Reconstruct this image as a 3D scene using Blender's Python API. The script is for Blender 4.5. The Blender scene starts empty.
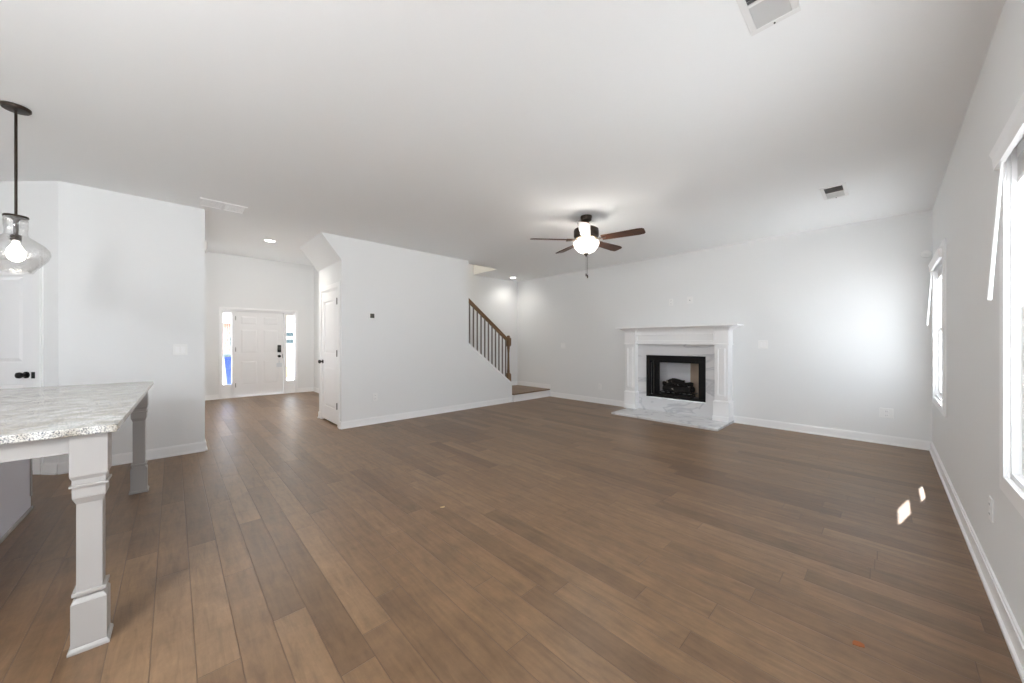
import bpy, bmesh, math, random
from mathutils import Vector, Matrix
random.seed(7)
sc = bpy.context.scene
C = sc.collection
PI = math.pi
H = 2.74

# ------------------------------------------------------------------ camera
cam_d = bpy.data.cameras.new('camera'); cam = bpy.data.objects.new('camera', cam_d); C.objects.link(cam)
cam.location = (0, 0, 1.231)
cam.rotation_euler = (PI/2, 0, math.radians(46.4))
cam_d.sensor_width = 36; cam_d.lens = 36*356/1024
cam_d.shift_y = .8/1024
cam_d.clip_start = .02; cam_d.clip_end = 300
sc.camera = cam

# ------------------------------------------------------------------ world, sun, exposure
w = bpy.data.worlds.new('sky'); sc.world = w; w.use_nodes = True
nt = w.node_tree; nt.nodes.clear()
wo = nt.nodes.new('ShaderNodeOutputWorld'); bg = nt.nodes.new('ShaderNodeBackground')
bg.inputs['Color'].default_value = (.82, .92, 1, 1); bg.inputs['Strength'].default_value = 2.5
nt.links.new(bg.outputs[0], wo.inputs[0])
sun_d = bpy.data.lights.new('sun', 'SUN'); sun_d.energy = 11.5; sun_d.angle = math.radians(.5); sun_d.color = (1, .975, .94)
sun = bpy.data.objects.new('sun', sun_d); C.objects.link(sun)
_el = math.radians(45.5)
_to = Vector((.20*math.cos(_el)/1.02, 1.0*math.cos(_el)/1.02, math.sin(_el)))      # towards the sun
sun.rotation_euler = _to.to_track_quat('Z', 'Y').to_euler(); sun.location = (2, 9, 9)
sc.view_settings.view_transform = 'Standard'; sc.view_settings.look = 'None'
sc.view_settings.gamma = 1; sc.view_settings.use_curve_mapping = False
sc.view_settings.exposure = 1.57
cy = sc.cycles
cy.use_denoising = True; cy.max_bounces = 14; cy.diffuse_bounces = 10; cy.glossy_bounces = 6
cy.transparent_max_bounces = 16; cy.transmission_bounces = 8; cy.sample_clamp_indirect = 6
cy.caustics_reflective = False; cy.caustics_refractive = False

def portal(loc, rot, sx, sy):
    d = bpy.data.lights.new('window_portal', 'AREA'); d.shape = 'RECTANGLE'; d.size = sx; d.size_y = sy
    d.cycles.is_portal = True
    o = bpy.data.objects.new('window_portal', d); C.objects.link(o); o.location = loc; o.rotation_euler = rot
# windows: openings along each wall
WZ0, WZ1 = .66, 2.06
RW = [(1, 4.955, 5.85), (2, 1.42, 2.56), (3, -2.1, -.96)]     # right wall, last one unseen and added for light (n, y0, y1)
BW = [(4, -1.9, -.4)]                                         # rear wall, unseen and added for light (n, x0, x1)
YR = -5.0
for n, a, b in RW: portal((.46, (a+b)/2, (WZ0+WZ1)/2), (0, PI/2, 0), WZ1-WZ0, b-a)
for n, a, b in BW: portal(((a+b)/2, YR-.1, 1.15), (PI/2, 0, 0), b-a, 1.4)

# ------------------------------------------------------------------ materials
def srgb(r, g, b):
    f = lambda c: ((c/255+.055)/1.055)**2.4 if c/255 > .04045 else c/255/12.92
    return (f(r), f(g), f(b), 1)
def mat(name, col, rough=.5, metal=0, spec=.5, emit=None, es=0, bump=None, coat=0):
    m = bpy.data.materials.new(name); m.use_nodes = True
    p = m.node_tree.nodes['Principled BSDF']
    p.inputs['Base Color'].default_value = col; p.inputs['Roughness'].default_value = rough
    p.inputs['Metallic'].default_value = metal; p.inputs['Specular IOR Level'].default_value = spec
    p.inputs['Coat Weight'].default_value = coat
    if emit: p.inputs['Emission Color'].default_value = emit; p.inputs['Emission Strength'].default_value = es
    if bump:
        n = m.node_tree.nodes; t = n.new('ShaderNodeTexNoise'); g = n.new('ShaderNodeTexCoord'); b = n.new('ShaderNodeBump')
        t.inputs['Scale'].default_value = bump[0]; t.inputs['Detail'].default_value = 4
        b.inputs['Strength'].default_value = bump[1]; b.inputs['Distance'].default_value = .002
        m.node_tree.links.new(g.outputs['Object'], t.inputs['Vector'])
        m.node_tree.links.new(t.outputs[0], b.inputs['Height']); m.node_tree.links.new(b.outputs[0], p.inputs['Normal'])
    return m
def ramp(nt, stops):
    r = nt.nodes.new('ShaderNodeValToRGB'); e = r.color_ramp.elements
    e[0].position, e[0].color = stops[0]; e[1].position, e[1].color = stops[-1]
    for p, c in stops[1:-1]:
        x = e.new(p); x.color = c
    return r
M = {}
M['wall'] = mat('wall_paint', (.825, .832, .835, 1), .75, spec=.3, bump=(160, .12))
M['ceil'] = mat('ceiling_paint', (.915, .93, .94, 1), .85, spec=.2, bump=(90, .15))
M['trim'] = mat('white_trim_paint', (.90, .90, .905, 1), .35, spec=.5)
M['door'] = mat('white_door_paint', (.89, .89, .90, 1), .4)
M['plastic'] = mat('white_plastic', (.87, .87, .865, 1), .35)
M['slot'] = mat('dark_slot', (.02, .02, .02, 1), .6)
M['black'] = mat('black_metal', (.012, .012, .013, 1), .35, metal=.6)
M['bronze'] = mat('oil_rubbed_bronze', (.035, .024, .018, 1), .38, metal=.7)
M['bronze2'] = mat('dark_bronze', (.06, .045, .035, 1), .4, metal=.7)
M['brass'] = mat('warm_brushed_metal', (.85, .70, .50, 1), .32, metal=.85)
M['hinge'] = mat('hinge_metal', (.07, .065, .06, 1), .35, metal=.8)
M['screen'] = mat('grey_screen', (.09, .09, .08, 1), .2)
M['iron'] = mat('grey_brown_iron', srgb(116, 108, 102), .45, metal=.1)
M['oak'] = mat('stained_oak', srgb(118, 88, 58), .4)
M['vent'] = mat('white_vent_enamel', (.82, .82, .82, 1), .4)
M['ventgrey'] = mat('grey_damper', (.33, .33, .33, 1), .5)
M['ventlight'] = mat('light_grey_damper', (.60, .60, .60, 1), .5)
M['ventdark'] = mat('dark_duct', (.13, .13, .13, 1), .7)
M['island'] = mat('grey_island_paint', srgb(170, 166, 163), .4)
M['island2'] = mat('cool_grey_cabinet_paint', srgb(216, 216, 226), .4)
M['lamp'] = mat('lit_lens', (1, 1, 1, 1), .4, emit=(1, .96, .88, 1), es=5)
M['bulb'] = mat('lit_bulb', (1, 1, 1, 1), .4, emit=(1, .95, .85, 1), es=4)
M['bowl'] = mat('lit_frosted_glass', (1, .97, .9, 1), .4, emit=(1, .93, .80, 1), es=1.3)
m = bpy.data.materials.new('lit_translucent_bowl'); m.use_nodes = True; nt = m.node_tree; nt.nodes.clear()
_o = nt.nodes.new('ShaderNodeOutputMaterial'); _m = nt.nodes.new('ShaderNodeMixShader'); _t = nt.nodes.new('ShaderNodeBsdfTransparent'); _e = nt.nodes.new('ShaderNodeEmission')
_m.inputs[0].default_value = .4; _e.inputs[0].default_value = (1, .93, .82, 1); _e.inputs[1].default_value = 2.2
nt.links.new(_t.outputs[0], _m.inputs[1]); nt.links.new(_e.outputs[0], _m.inputs[2]); nt.links.new(_m.outputs[0], _o.inputs[0]); M['fanbowl'] = m
M['refract'] = mat('firebrick_panel', srgb(232, 232, 236), .8, bump=(40, .4))
M['firetan'] = mat('firebrick_tan', srgb(190, 170, 150), .8, bump=(40, .4))
M['ember'] = mat('ember_bed', (.03, .026, .024, 1), .9, bump=(60, 1))
M['blue'] = mat('blue_plastic', srgb(8, 42, 150), .45)
M['white_out'] = mat('white_siding', (.8, .8, .8, 1), .7)
M['shut'] = mat('dark_shutter', srgb(30, 48, 52), .6)
M['roof'] = mat('dark_shingle', srgb(60, 58, 62), .9)
M['dirt'] = mat('red_dirt', srgb(120, 90, 66), .95, bump=(8, 1))
M['concrete'] = mat('pale_ground', (.69, .70, .71, 1), .9, bump=(12, .4))
M['tansiding'] = mat('cream_siding', srgb(196, 172, 134), .8)
M['paper'] = mat('paper', (.75, .78, .82, 1), .6)
M['chip'] = mat('orange_wood_chip', srgb(150, 85, 40), .7)
M['subfloor'] = mat('grey_underlay', (.25, .25, .25, 1), .9)

# pink brick
m = bpy.data.materials.new('pink_brick'); m.use_nodes = True; nt = m.node_tree; p = nt.nodes['Principled BSDF']
t = nt.nodes.new('ShaderNodeTexBrick'); g = nt.nodes.new('ShaderNodeTexCoord')
t.inputs['Color1'].default_value = srgb(140, 88, 78); t.inputs['Color2'].default_value = srgb(125, 76, 68); t.inputs['Mortar'].default_value = srgb(175, 150, 138)
t.inputs['Scale'].default_value = 4; nt.links.new(g.outputs['Object'], t.inputs['Vector']); nt.links.new(t.outputs[0], p.inputs['Base Color'])
p.inputs['Roughness'].default_value = .9; M['brick'] = m

def glass(name, tint=(1, 1, 1, 1), base=.04, seeded=False, edge=.55):
    m = bpy.data.materials.new(name); m.use_nodes = True; nt = m.node_tree; nt.nodes.clear()
    o = nt.nodes.new('ShaderNodeOutputMaterial'); mx = nt.nodes.new('ShaderNodeMixShader')
    tr = nt.nodes.new('ShaderNodeBsdfTransparent'); gl = nt.nodes.new('ShaderNodeBsdfGlossy')
    lw = nt.nodes.new('ShaderNodeLayerWeight'); mr = nt.nodes.new('ShaderNodeMapRange')
    tr.inputs[0].default_value = tint; gl.inputs['Roughness'].default_value = .03
    lw.inputs[0].default_value = .35
    mr.inputs[3].default_value = base; mr.inputs[4].default_value = edge
    nt.links.new(lw.outputs['Facing'], mr.inputs[0]); nt.links.new(mr.outputs[0], mx.inputs[0])
    nt.links.new(tr.outputs[0], mx.inputs[1]); nt.links.new(gl.outputs[0], mx.inputs[2]); nt.links.new(mx.outputs[0], o.inputs[0])
    if seeded:
        v = nt.nodes.new('ShaderNodeTexVoronoi'); b = nt.nodes.new('ShaderNodeBump'); g = nt.nodes.new('ShaderNodeTexCoord')
        v.inputs['Scale'].default_value = 60; b.inputs['Strength'].default_value = .6; b.inputs['Distance'].default_value = .004
        nt.links.new(g.outputs['Object'], v.inputs['Vector']); nt.links.new(v.outputs[0], b.inputs['Height']); nt.links.new(b.outputs[0], gl.inputs['Normal'])
    return m
M['pane'] = glass('window_glass', base=.03, edge=.35)
M['seeded'] = glass('seeded_glass', tint=(.97, .97, .97, 1), base=.17, seeded=True, edge=.85)

# hand scraped plank floor: boards run along x
def plank_mat(name, ca, cb, cc, cd, W=.128, L=1.15, rough=.34):
    m = bpy.data.materials.new(name); m.use_nodes = True; nt = m.node_tree; N = nt.nodes; K = nt.links.new
    p = N['Principled BSDF']; tc = N.new('ShaderNodeTexCoord'); sx = N.new('ShaderNodeSeparateXYZ'); K(tc.outputs['Object'], sx.inputs[0])
    def mth(op, a, b=None, c=None):
        n = N.new('ShaderNodeMath'); n.operation = op
        for i, v in enumerate((a, b, c)):
            if v is None: continue
            if isinstance(v, (int, float)): n.inputs[i].default_value = v
            else: K(v, n.inputs[i])
        return n.outputs[0]
    yr = mth('DIVIDE', mth('ADD', sx.outputs['Y'], 40), W); row = mth('FLOOR', yr); fy = mth('FRACT', yr)
    wn = N.new('ShaderNodeTexWhiteNoise'); wn.noise_dimensions = '1D'; K(row, wn.inputs['W'])
    xr = mth('DIVIDE', mth('ADD', mth('ADD', sx.outputs['X'], 60), mth('MULTIPLY', wn.outputs['Value'], 9.3)), L)
    colm = mth('FLOOR', xr); fx = mth('FRACT', xr)
    cb_ = N.new('ShaderNodeCombineXYZ'); K(row, cb_.inputs[0]); K(colm, cb_.inputs[1])
    wn2 = N.new('ShaderNodeTexWhiteNoise'); wn2.noise_dimensions = '2D'; K(cb_.outputs[0], wn2.inputs['Vector'])
    r = ramp(nt, [(0, ca), (.22, cb), (.8, cc), (1, cd)]); K(wn2.outputs['Value'], r.inputs[0])
    # grain
    mp = N.new('ShaderNodeMapping'); mp.inputs['Scale'].default_value = (2.6, 19, 1); K(tc.outputs['Object'], mp.inputs[0])
    add = N.new('ShaderNodeVectorMath'); add.operation = 'ADD'; K(mp.outputs[0], add.inputs[0]); K(wn2.outputs['Color'], add.inputs[1])
    sc10 = N.new('ShaderNodeVectorMath'); sc10.operation = 'MULTIPLY_ADD'; sc10.inputs[1].default_value = (20, 20, 20); K(wn2.outputs['Color'], sc10.inputs[0]); K(mp.outputs[0], sc10.inputs[2])
    no = N.new('ShaderNodeTexNoise'); no.inputs['Scale'].default_value = 1.6; no.inputs['Detail'].default_value = 7; no.inputs['Roughness'].default_value = .65; no.inputs['Distortion'].default_value = .6
    K(sc10.outputs[0], no.inputs['Vector'])
    gr = ramp(nt, [(.25, (.66, .64, .63, 1)), (.48, (.95, .95, .95, 1)), (.75, (1.22, 1.21, 1.20, 1))]); K(no.outputs[0], gr.inputs[0])
    no2 = N.new('ShaderNodeTexNoise'); no2.inputs['Scale'].default_value = 6; no2.inputs['Detail'].default_value = 9; no2.inputs['Roughness'].default_value = .72; K(tc.outputs['Object'], no2.inputs['Vector'])
    gr2 = ramp(nt, [(.3, (.80, .79, .78, 1)), (.5, (1, 1, 1, 1)), (.7, (1.20, 1.21, 1.22, 1))]); K(no2.outputs[0], gr2.inputs[0])
    mx = N.new('ShaderNodeMixRGB'); mx.blend_type = 'MULTIPLY'; mx.inputs[0].default_value = 1; K(r.outputs[0], mx.inputs[1]); K(gr.outputs[0], mx.inputs[2])
    mx2 = N.new('ShaderNodeMixRGB'); mx2.blend_type = 'MULTIPLY'; mx2.inputs[0].default_value = 1; K(mx.outputs[0], mx2.inputs[1]); K(gr2.outputs[0], mx2.inputs[2])
    # seams
    dy = mth('MULTIPLY', mth('MINIMUM', fy, mth('SUBTRACT', 1, fy)), W)
    dx = mth('MULTIPLY', mth('MINIMUM', fx, mth('SUBTRACT', 1, fx)), L)
    d = mth('MINIMUM', dy, dx)
    mr = N.new('ShaderNodeMapRange'); mr.inputs[1].default_value = .0006; mr.inputs[2].default_value = .0026; K(d, mr.inputs[0])
    mx3 = N.new('ShaderNodeMixRGB'); K(mr.outputs[0], mx3.inputs[0]); mx3.inputs[1].default_value = srgb(92, 69, 52); K(mx2.outputs[0], mx3.inputs[2])
    K(mx3.outputs[0], p.inputs['Base Color'])
    rr = N.new('ShaderNodeMapRange'); rr.inputs[3].default_value = rough-.05; rr.inputs[4].default_value = rough+.12; K(no2.outputs[0], rr.inputs[0]); K(rr.outputs[0], p.inputs['Roughness'])
    # scraped waviness across the boards
    mp2 = N.new('ShaderNodeMapping'); mp2.inputs['Scale'].default_value = (9, 2.5, 1); K(tc.outputs['Object'], mp2.inputs[0])
    no3 = N.new('ShaderNodeTexNoise'); no3.inputs['Scale'].default_value = 1.5; no3.inputs['Detail'].default_value = 3; K(mp2.outputs[0], no3.inputs['Vector'])
    hh = mth('ADD', mth('MULTIPLY', mr.outputs[0], 1.0), mth('ADD', mth('MULTIPLY', no3.outputs[0], 1.1), mth('MULTIPLY', no.outputs[0], .35)))
    b = N.new('ShaderNodeBump'); b.inputs['Strength'].default_value = .5; b.inputs['Distance'].default_value = .0022; K(hh, b.inputs['Height']); K(b.outputs[0], p.inputs['Normal'])
    p.inputs['Specular IOR Level'].default_value = .5
    return m
M['floor'] = plank_mat('brown_hardwood_planks', srgb(104, 80, 58), srgb(118, 92, 68), srgb(127, 100, 74), srgb(134, 107, 81))

# granite
m = bpy.data.materials.new('speckled_granite'); m.use_nodes = True; nt = m.node_tree; N = nt.nodes; K = nt.links.new; p = N['Principled BSDF']
tc = N.new('ShaderNodeTexCoord')
n1 = N.new('ShaderNodeTexNoise'); n1.inputs['Scale'].default_value = 230; n1.inputs['Detail'].default_value = 3
n2 = N.new('ShaderNodeTexNoise'); n2.inputs['Scale'].default_value = 14; n2.inputs['Detail'].default_value = 5
v1 = N.new('ShaderNodeTexVoronoi'); v1.inputs['Scale'].default_value = 120
for q in (n1, n2, v1): K(tc.outputs['Object'], q.inputs['Vector'])
r1 = ramp(nt, [(.34, srgb(96, 98, 104)), (.44, srgb(172, 172, 174)), (.53, srgb(214, 211, 205)), (.7, srgb(235, 234, 230))]); K(n1.outputs[0], r1.inputs[0])
r2 = ramp(nt, [(.35, srgb(205, 198, 188)), (.65, (1, 1, 1, 1))]); K(n2.outputs[0], r2.inputs[0])
mx = N.new('ShaderNodeMixRGB'); mx.blend_type = 'MULTIPLY'; mx.inputs[0].default_value = 1; K(r1.outputs[0], mx.inputs[1]); K(r2.outputs[0], mx.inputs[2])
K(mx.outputs[0], p.inputs['Base Color']); p.inputs['Roughness'].default_value = .16; M['granite'] = m

# veined marble
m = bpy.data.materials.new('white_veined_marble'); m.use_nodes = True; nt = m.node_tree; N = nt.nodes; K = nt.links.new; p = N['Principled BSDF']
tc = N.new('ShaderNodeTexCoord'); mp = N.new('ShaderNodeMapping'); mp.inputs['Rotation'].default_value = (.5, .7, .3); mp.inputs['Scale'].default_value = (1, 1.6, 2.2); K(tc.outputs['Object'], mp.inputs[0])
n1 = N.new('ShaderNodeTexNoise'); n1.inputs['Scale'].default_value = 1.5; n1.inputs['Detail'].default_value = 3; n1.inputs['Distortion'].default_value = .9; K(mp.outputs[0], n1.inputs['Vector'])
r1 = ramp(nt, [(0, srgb(226, 226, 227)), (.47, srgb(224, 224, 226)), (.5, srgb(196, 197, 201)), (.53, srgb(222, 222, 223)), (1, srgb(232, 232, 232))]); K(n1.outputs[0], r1.inputs[0])
K(r1.outputs[0], p.inputs['Base Color']); p.inputs['Roughness'].default_value = .22; M['marble'] = m

# bark / ceramic logs
m = bpy.data.materials.new('charred_log'); m.use_nodes = True; nt = m.node_tree; N = nt.nodes; K = nt.links.new; p = N['Principled BSDF']
tc = N.new('ShaderNodeTexCoord'); n1 = N.new('ShaderNodeTexNoise'); n1.inputs['Scale'].default_value = 11; n1.inputs['Detail'].default_value = 5; K(tc.outputs['Object'], n1.inputs['Vector'])
r1 = ramp(nt, [(.5, srgb(20, 16, 15)), (.62, srgb(40, 32, 28)), (.68, srgb(200, 192, 182))]); K(n1.outputs[0], r1.inputs[0]); K(r1.outputs[0], p.inputs['Base Color'])
b = N.new('ShaderNodeBump'); b.inputs['Strength'].default_value = .8; b.inputs['Distance'].default_value = .01; K(n1.outputs[0], b.inputs['Height']); K(b.outputs[0], p.inputs['Normal'])
p.inputs['Roughness'].default_value = .85; M['log'] = m

# walnut blade
m = bpy.data.materials.new('walnut_blade'); m.use_nodes = True; nt = m.node_tree; N = nt.nodes; K = nt.links.new; p = N['Principled BSDF']
tc = N.new('ShaderNodeTexCoord'); mp = N.new('ShaderNodeMapping'); mp.inputs['Scale'].default_value = (3, 40, 3); K(tc.outputs['Object'], mp.inputs[0])
n1 = N.new('ShaderNodeTexNoise'); n1.inputs['Scale'].default_value = 2; K(mp.outputs[0], n1.inputs['Vector'])
r1 = ramp(nt, [(.3, srgb(58, 36, 26)), (.7, srgb(92, 60, 44))]); K(n1.outputs[0], r1.inputs[0]); K(r1.outputs[0], p.inputs['Base Color']); p.inputs['Roughness'].default_value = .4
p.inputs['Specular IOR Level'].default_value = .3; M['walnut'] = m

# ------------------------------------------------------------------ geometry helpers
class MB:
    def __init__(s): s.b = bmesh.new()
    def hexa(s, pts):
        v = [s.b.verts.new(p) for p in pts]
        for f in ((0, 3, 2, 1), (4, 5, 6, 7), (0, 1, 5, 4), (1, 2, 6, 5), (2, 3, 7, 6), (3, 0, 4, 7)): s.b.faces.new([v[i] for i in f])
        return s
    def box(s, x0, x1, y0, y1, z0, z1):
        x0, x1 = sorted((x0, x1)); y0, y1 = sorted((y0, y1)); z0, z1 = sorted((z0, z1))
        return s.hexa([(x0, y0, z0), (x1, y0, z0), (x1, y1, z0), (x0, y1, z0), (x0, y0, z1), (x1, y0, z1), (x1, y1, z1), (x0, y1, z1)])
    def frustum(s, cx, cy, z0, z1, hx0, hy0, hx1, hy1):
        return s.hexa([(cx-hx0, cy-hy0, z0), (cx+hx0, cy-hy0, z0), (cx+hx0, cy+hy0, z0), (cx-hx0, cy+hy0, z0),
                       (cx-hx1, cy-hy1, z1), (cx+hx1, cy-hy1, z1), (cx+hx1, cy+hy1, z1), (cx-hx1, cy+hy1, z1)])
    def prism(s, poly, axis, a, b):
        """poly: 2-D points in the plane normal to axis ('x': (y,z), 'y': (x,z), 'z': (x,y))"""
        f = {'x': lambda q, t: (t, q[0], q[1]), 'y': lambda q, t: (q[0], t, q[1]), 'z': lambda q, t: (q[0], q[1], t)}[axis]
        A = [s.b.verts.new(f(q, a)) for q in poly]; B = [s.b.verts.new(f(q, b)) for q in poly]
        n = len(poly)
        s.b.faces.new(A); s.b.faces.new(B[::-1])
        for i in range(n): s.b.faces.new((A[i], A[(i+1) % n], B[(i+1) % n], B[i]))
        return s
    def lathe(s, prof, cx=0, cy=0, cz=0, seg=32, axis='z', caps=True):
        rings = []
        for r, h in prof:
            ring = []
            for k in range(seg):
                a = 2*PI*k/seg; u, v = r*math.cos(a), r*math.sin(a)
                q = {'z': (u, v, h), 'x': (h, u, v), 'y': (u, h, v)}[axis]
                ring.append(s.b.verts.new((cx+q[0], cy+q[1], cz+q[2])))
            rings.append(ring)
        for A, B in zip(rings, rings[1:]):
            for k in range(seg): s.b.faces.new((A[k], A[(k+1) % seg], B[(k+1) % seg], B[k]))
        if caps: s.b.faces.new(rings[0][::-1]); s.b.faces.new(rings[-1])
        return s
    def tube(s, p, q, r0, r1=None, seg=12):
        r1 = r0 if r1 is None else r1
        p, q = Vector(p), Vector(q); d = (q-p).normalized()
        u = d.orthogonal().normalized(); v = d.cross(u)
        A = [s.b.verts.new(p+r0*(u*math.cos(2*PI*k/seg)+v*math.sin(2*PI*k/seg))) for k in range(seg)]
        B = [s.b.verts.new(q+r1*(u*math.cos(2*PI*k/seg)+v*math.sin(2*PI*k/seg))) for k in range(seg)]
        for k in range(seg): s.b.faces.new((A[k], A[(k+1) % seg], B[(k+1) % seg], B[k]))
        s.b.faces.new(A[::-1]); s.b.faces.new(B)
        return s
    def build(s, name, m, parent=None, bevel=0, smooth=False, loc=None, rot=None):
        bmesh.ops.recalc_face_normals(s.b, faces=s.b.faces)
        me = bpy.data.meshes.new(name); s.b.to_mesh(me); s.b.free()
        me.materials.append(M[m] if isinstance(m, str) else m)
        o = bpy.data.objects.new(name, me); C.objects.link(o)
        if parent: o.parent = parent
        if loc: o.location = loc
        if rot: o.rotation_euler = rot
        if smooth:
            for f in me.polygons: f.use_smooth = True
            me.set_sharp_from_angle(angle=math.radians(40))
        if bevel:
            bv = o.modifiers.new('bevel', 'BEVEL'); bv.width = bevel; bv.segments = 2; bv.limit_method = 'ANGLE'; bv.angle_limit = math.radians(40)
        return o
def B(*a): return MB().box(*a)
def tag(o, label, cat, group=None):
    o['label'] = label; o['category'] = cat
    if group: o['group'] = group
    return o
def thing(name, label, cat, loc=(0, 0, 0), rz=0, group=None):
    o = bpy.data.objects.new(name, None); C.objects.link(o); o.location = loc; o.rotation_euler = (0, 0, rz); o.empty_display_size = .1
    return tag(o, label, cat, group)
def struct(name, mb, m, bevel=0):
    o = mb.build(name, m, bevel=bevel); o['kind'] = 'structure'; return o
def struct_root(name, loc=(0, 0, 0), rz=0):
    o = bpy.data.objects.new(name, None); C.objects.link(o); o.location = loc; o.rotation_euler = (0, 0, rz); o['kind'] = 'structure'; return o
def copy_tree(o, parent=None):
    c = o.copy(); C.objects.link(c)
    if parent: c.parent = parent
    for ch in [x for x in bpy.data.objects if x.parent == o]: copy_tree(ch, c)
    return c

# ------------------------------------------------------------------ room shell
XR, XS, YF, XF = .364, -5.33, 6.24, -9.95
FH = 3.16
YE = .2625          # left side of the entry opening
YC = 1.732          # closet face under the stairs
XW = -6.36          # wall behind the stairs
XC = -6.40          # outer corner of the closet
struct('floor', B(XF-.14, XR+.14, YR-.14, YF+.12, -.12, 0), 'floor')
ce = MB()
ce.box(-6.95, XR+.14, YR-.14, 1.9, H, H+.45)            # main ceiling, south of the stairwell opening
ce.box(-5.53, XR+.14, 1.9, YF+.12, H, H+.45)
ce.box(-6.52, -5.53, 4.86, YF+.12, H, H+.45)
ce.box(-6.95, XW-.12, 1.9, 2.7, H, H+.45)
ce.box(XF-.14, -6.95, .1, 2.7, FH, FH+.07)              # higher ceiling of the entry
struct('ceiling', ce, 'ceil')

def wall_open(mb, x0, x1, a0, a1, z0, z1, holes, axis='y'):
    """slab between x0..x1 running a0..a1 with rectangular holes (b0,b1,c0,c1)"""
    def bx(p, q, r, s_):
        if q-p < 1e-4 or s_-r < 1e-4: return
        if axis == 'y': mb.box(x0, x1, p, q, r, s_)
        else: mb.box(p, q, x0, x1, r, s_)
    cur = a0
    for b0, b1, c0, c1 in sorted(holes):
        bx(cur, b0, z0, z1); bx(b0, b1, z0, c0); bx(b0, b1, c1, z1); cur = b1
    bx(cur, a1, z0, z1)
    return mb
WT = .09
struct('wall_right', wall_open(MB(), XR, XR+WT, YR-.14, YF+.12, 0, H, [(a, b, WZ0, WZ1) for n, a, b in RW]), 'wall')
struct('wall_far', wall_open(MB(), YF, YF+.12, -6.52, XR, 0, H, [(-2.968, -1.963, .235, 1.0)], 'x'), 'wall')
struct('wall_rear', wall_open(MB(), YR-.13, YR, -6.2, XR, 0, H, [(a, b, WZ0, WZ1) for n, a, b in BW], 'x'), 'wall')
struct('wall_stairwell', B(XW-.12, XW, 2.7, YF, 0, 5.2).box(XW-.12, XW, 1.9, 2.7, H, 5.2), 'wall')
# upper stairwell above the ceiling opening
struct('wall_upper_stairwell', B(-5.53, -5.41, 1.8, 4.98, H+.45, 5.2).box(XW, -5.53, 4.86, 4.98, H+.45, 5.2).box(XW, -5.53, 1.78, 1.9, H+.45, 5.2)
       .box(XW-.12, -5.41, 1.78, 4.98, 5.2, 5.3), 'wall')
STAIR = [(1.467, H), (YC, 2.40), (YC, 0), (5.075, 0), (5.075, .375), (3.967, 1.20), (3.967, H)]
struct('wall_stair', MB().prism(STAIR, 'x', XS-.12, XS), 'wall')
cl = wall_open(MB(), YC, YC+.12, XC, XS-.12, 0, 2.40, [(-6.265, -5.47, 0, 2.03)], 'x')
cl.prism([(1.467, H), (YC, 2.40), (YC+.12, 2.40), (YC+.12, H)], 'x', -6.46, XS-.12)
cl.box(XC, XC+.1, YC+.12, 2.576, 0, H)
struct('wall_closet', cl, 'wall')
struct('wall_entry_right', B(XF, XC, 2.576, 2.70, 0, FH), 'wall')
struct('wall_entry_left', B(XF, XS-.12, YE-.12, YE, 0, H).box(XF, -6.95, YE-.12, YE, H, FH), 'wall')
struct('wall_left', B(XS-.12, XS, -.775, YE, 0, H), 'wall')
FD0, FD1 = .765, 2.172      # front door unit
struct('wall_front', wall_open(MB(), XF-.13, XF, .1, 2.70, 0, FH, [(FD0, FD1, 0, 1.955)]), 'wall')
P1 = (XS, -.775)
pw = struct('wall_pantry', wall_open(MB(), -.12, 0, 0, 1.25, 0, H, [(.225, .965, 0, 2.03)], 'x'), 'wall')
pw.location = (P1[0], P1[1], 0); pw.rotation_euler = (0, 0, math.radians(225))
PX = XS-1.25*math.sqrt(.5); PY = -.775-1.25*math.sqrt(.5)
struct('wall_kitchen_left', B(PX-.12, PX, YR, PY, 0, H), 'wall')
struct('wall_pantry_back', B(-6.95, -6.85, -1.4, .14, 0, H).box(-6.85, PX-.12, -1.5, -1.4, 0, H), 'wall')

# ------------------------------------------------------------------ baseboards (board + shoe)
def base_run(name, pts, h=.105, z=0, closed=False):
    """list of (p, q, n): from p to q with room side normal n"""
    mb = MB()
    for p, q, n in pts:
        p, q, n = Vector(p), Vector(q), Vector(n).normalized()
        for t0, t1, a, b in ((0, .013, 0, h-.012), (0, .008, h-.012, h), (.013, .024, 0, .017)):
            c = [p+n*t0, q+n*t0, q+n*t1, p+n*t1]
            mb.hexa([(v.x, v.y, z+a) for v in c]+[(v.x, v.y, z+b) for v in c])
    return struct(name, mb, 'trim')
base_run('baseboard_right', [((XR, YR), (XR, YF), (-1, 0))])
base_run('baseboard_far', [((-5.282, YF), (-3.315, YF), (0, -1)), ((-1.615, YF), (XR, YF), (0, -1))])
base_run('baseboard_stair', [((XS, YC-.012), (XS, 5.075), (1, 0))], h=.10)
base_run('baseboard_landing', [((XW, 5.09), (XW, YF), (1, 0)), ((XW, YF), (-5.28, YF), (0, -1))], h=.10, z=.17)
base_run('baseboard_left', [((XS, -.775), (XS, YE), (1, 0))])
base_run('baseboard_entry_left', [((XF, YE), (XS, YE), (0, 1))])
base_run('baseboard_front', [((XF, YE), (XF, FD0-.05), (1, 0)), ((XF, FD1+.05), (XF, 2.576), (1, 0))])
base_run('baseboard_entry_right', [((XF, 2.576), (XC, 2.576), (0, -1))])
base_run('baseboard_closet', [((-5.39, YC), (XS, YC), (0, -1)), ((XC, YC), (-6.345, YC), (0, -1)), ((XC, YC), (XC, 2.576), (-1, 0))])
k = math.sqrt(.5)
def pd(u): return (P1[0]-k*u, P1[1]-k*u)
base_run('baseboard_pantry', [(pd(0), pd(.135), (k, -k)), (pd(1.055), pd(1.25), (k, -k))])
base_run('baseboard_kitchen_left', [((PX, PY), (PX, YR), (1, 0))])
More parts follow.
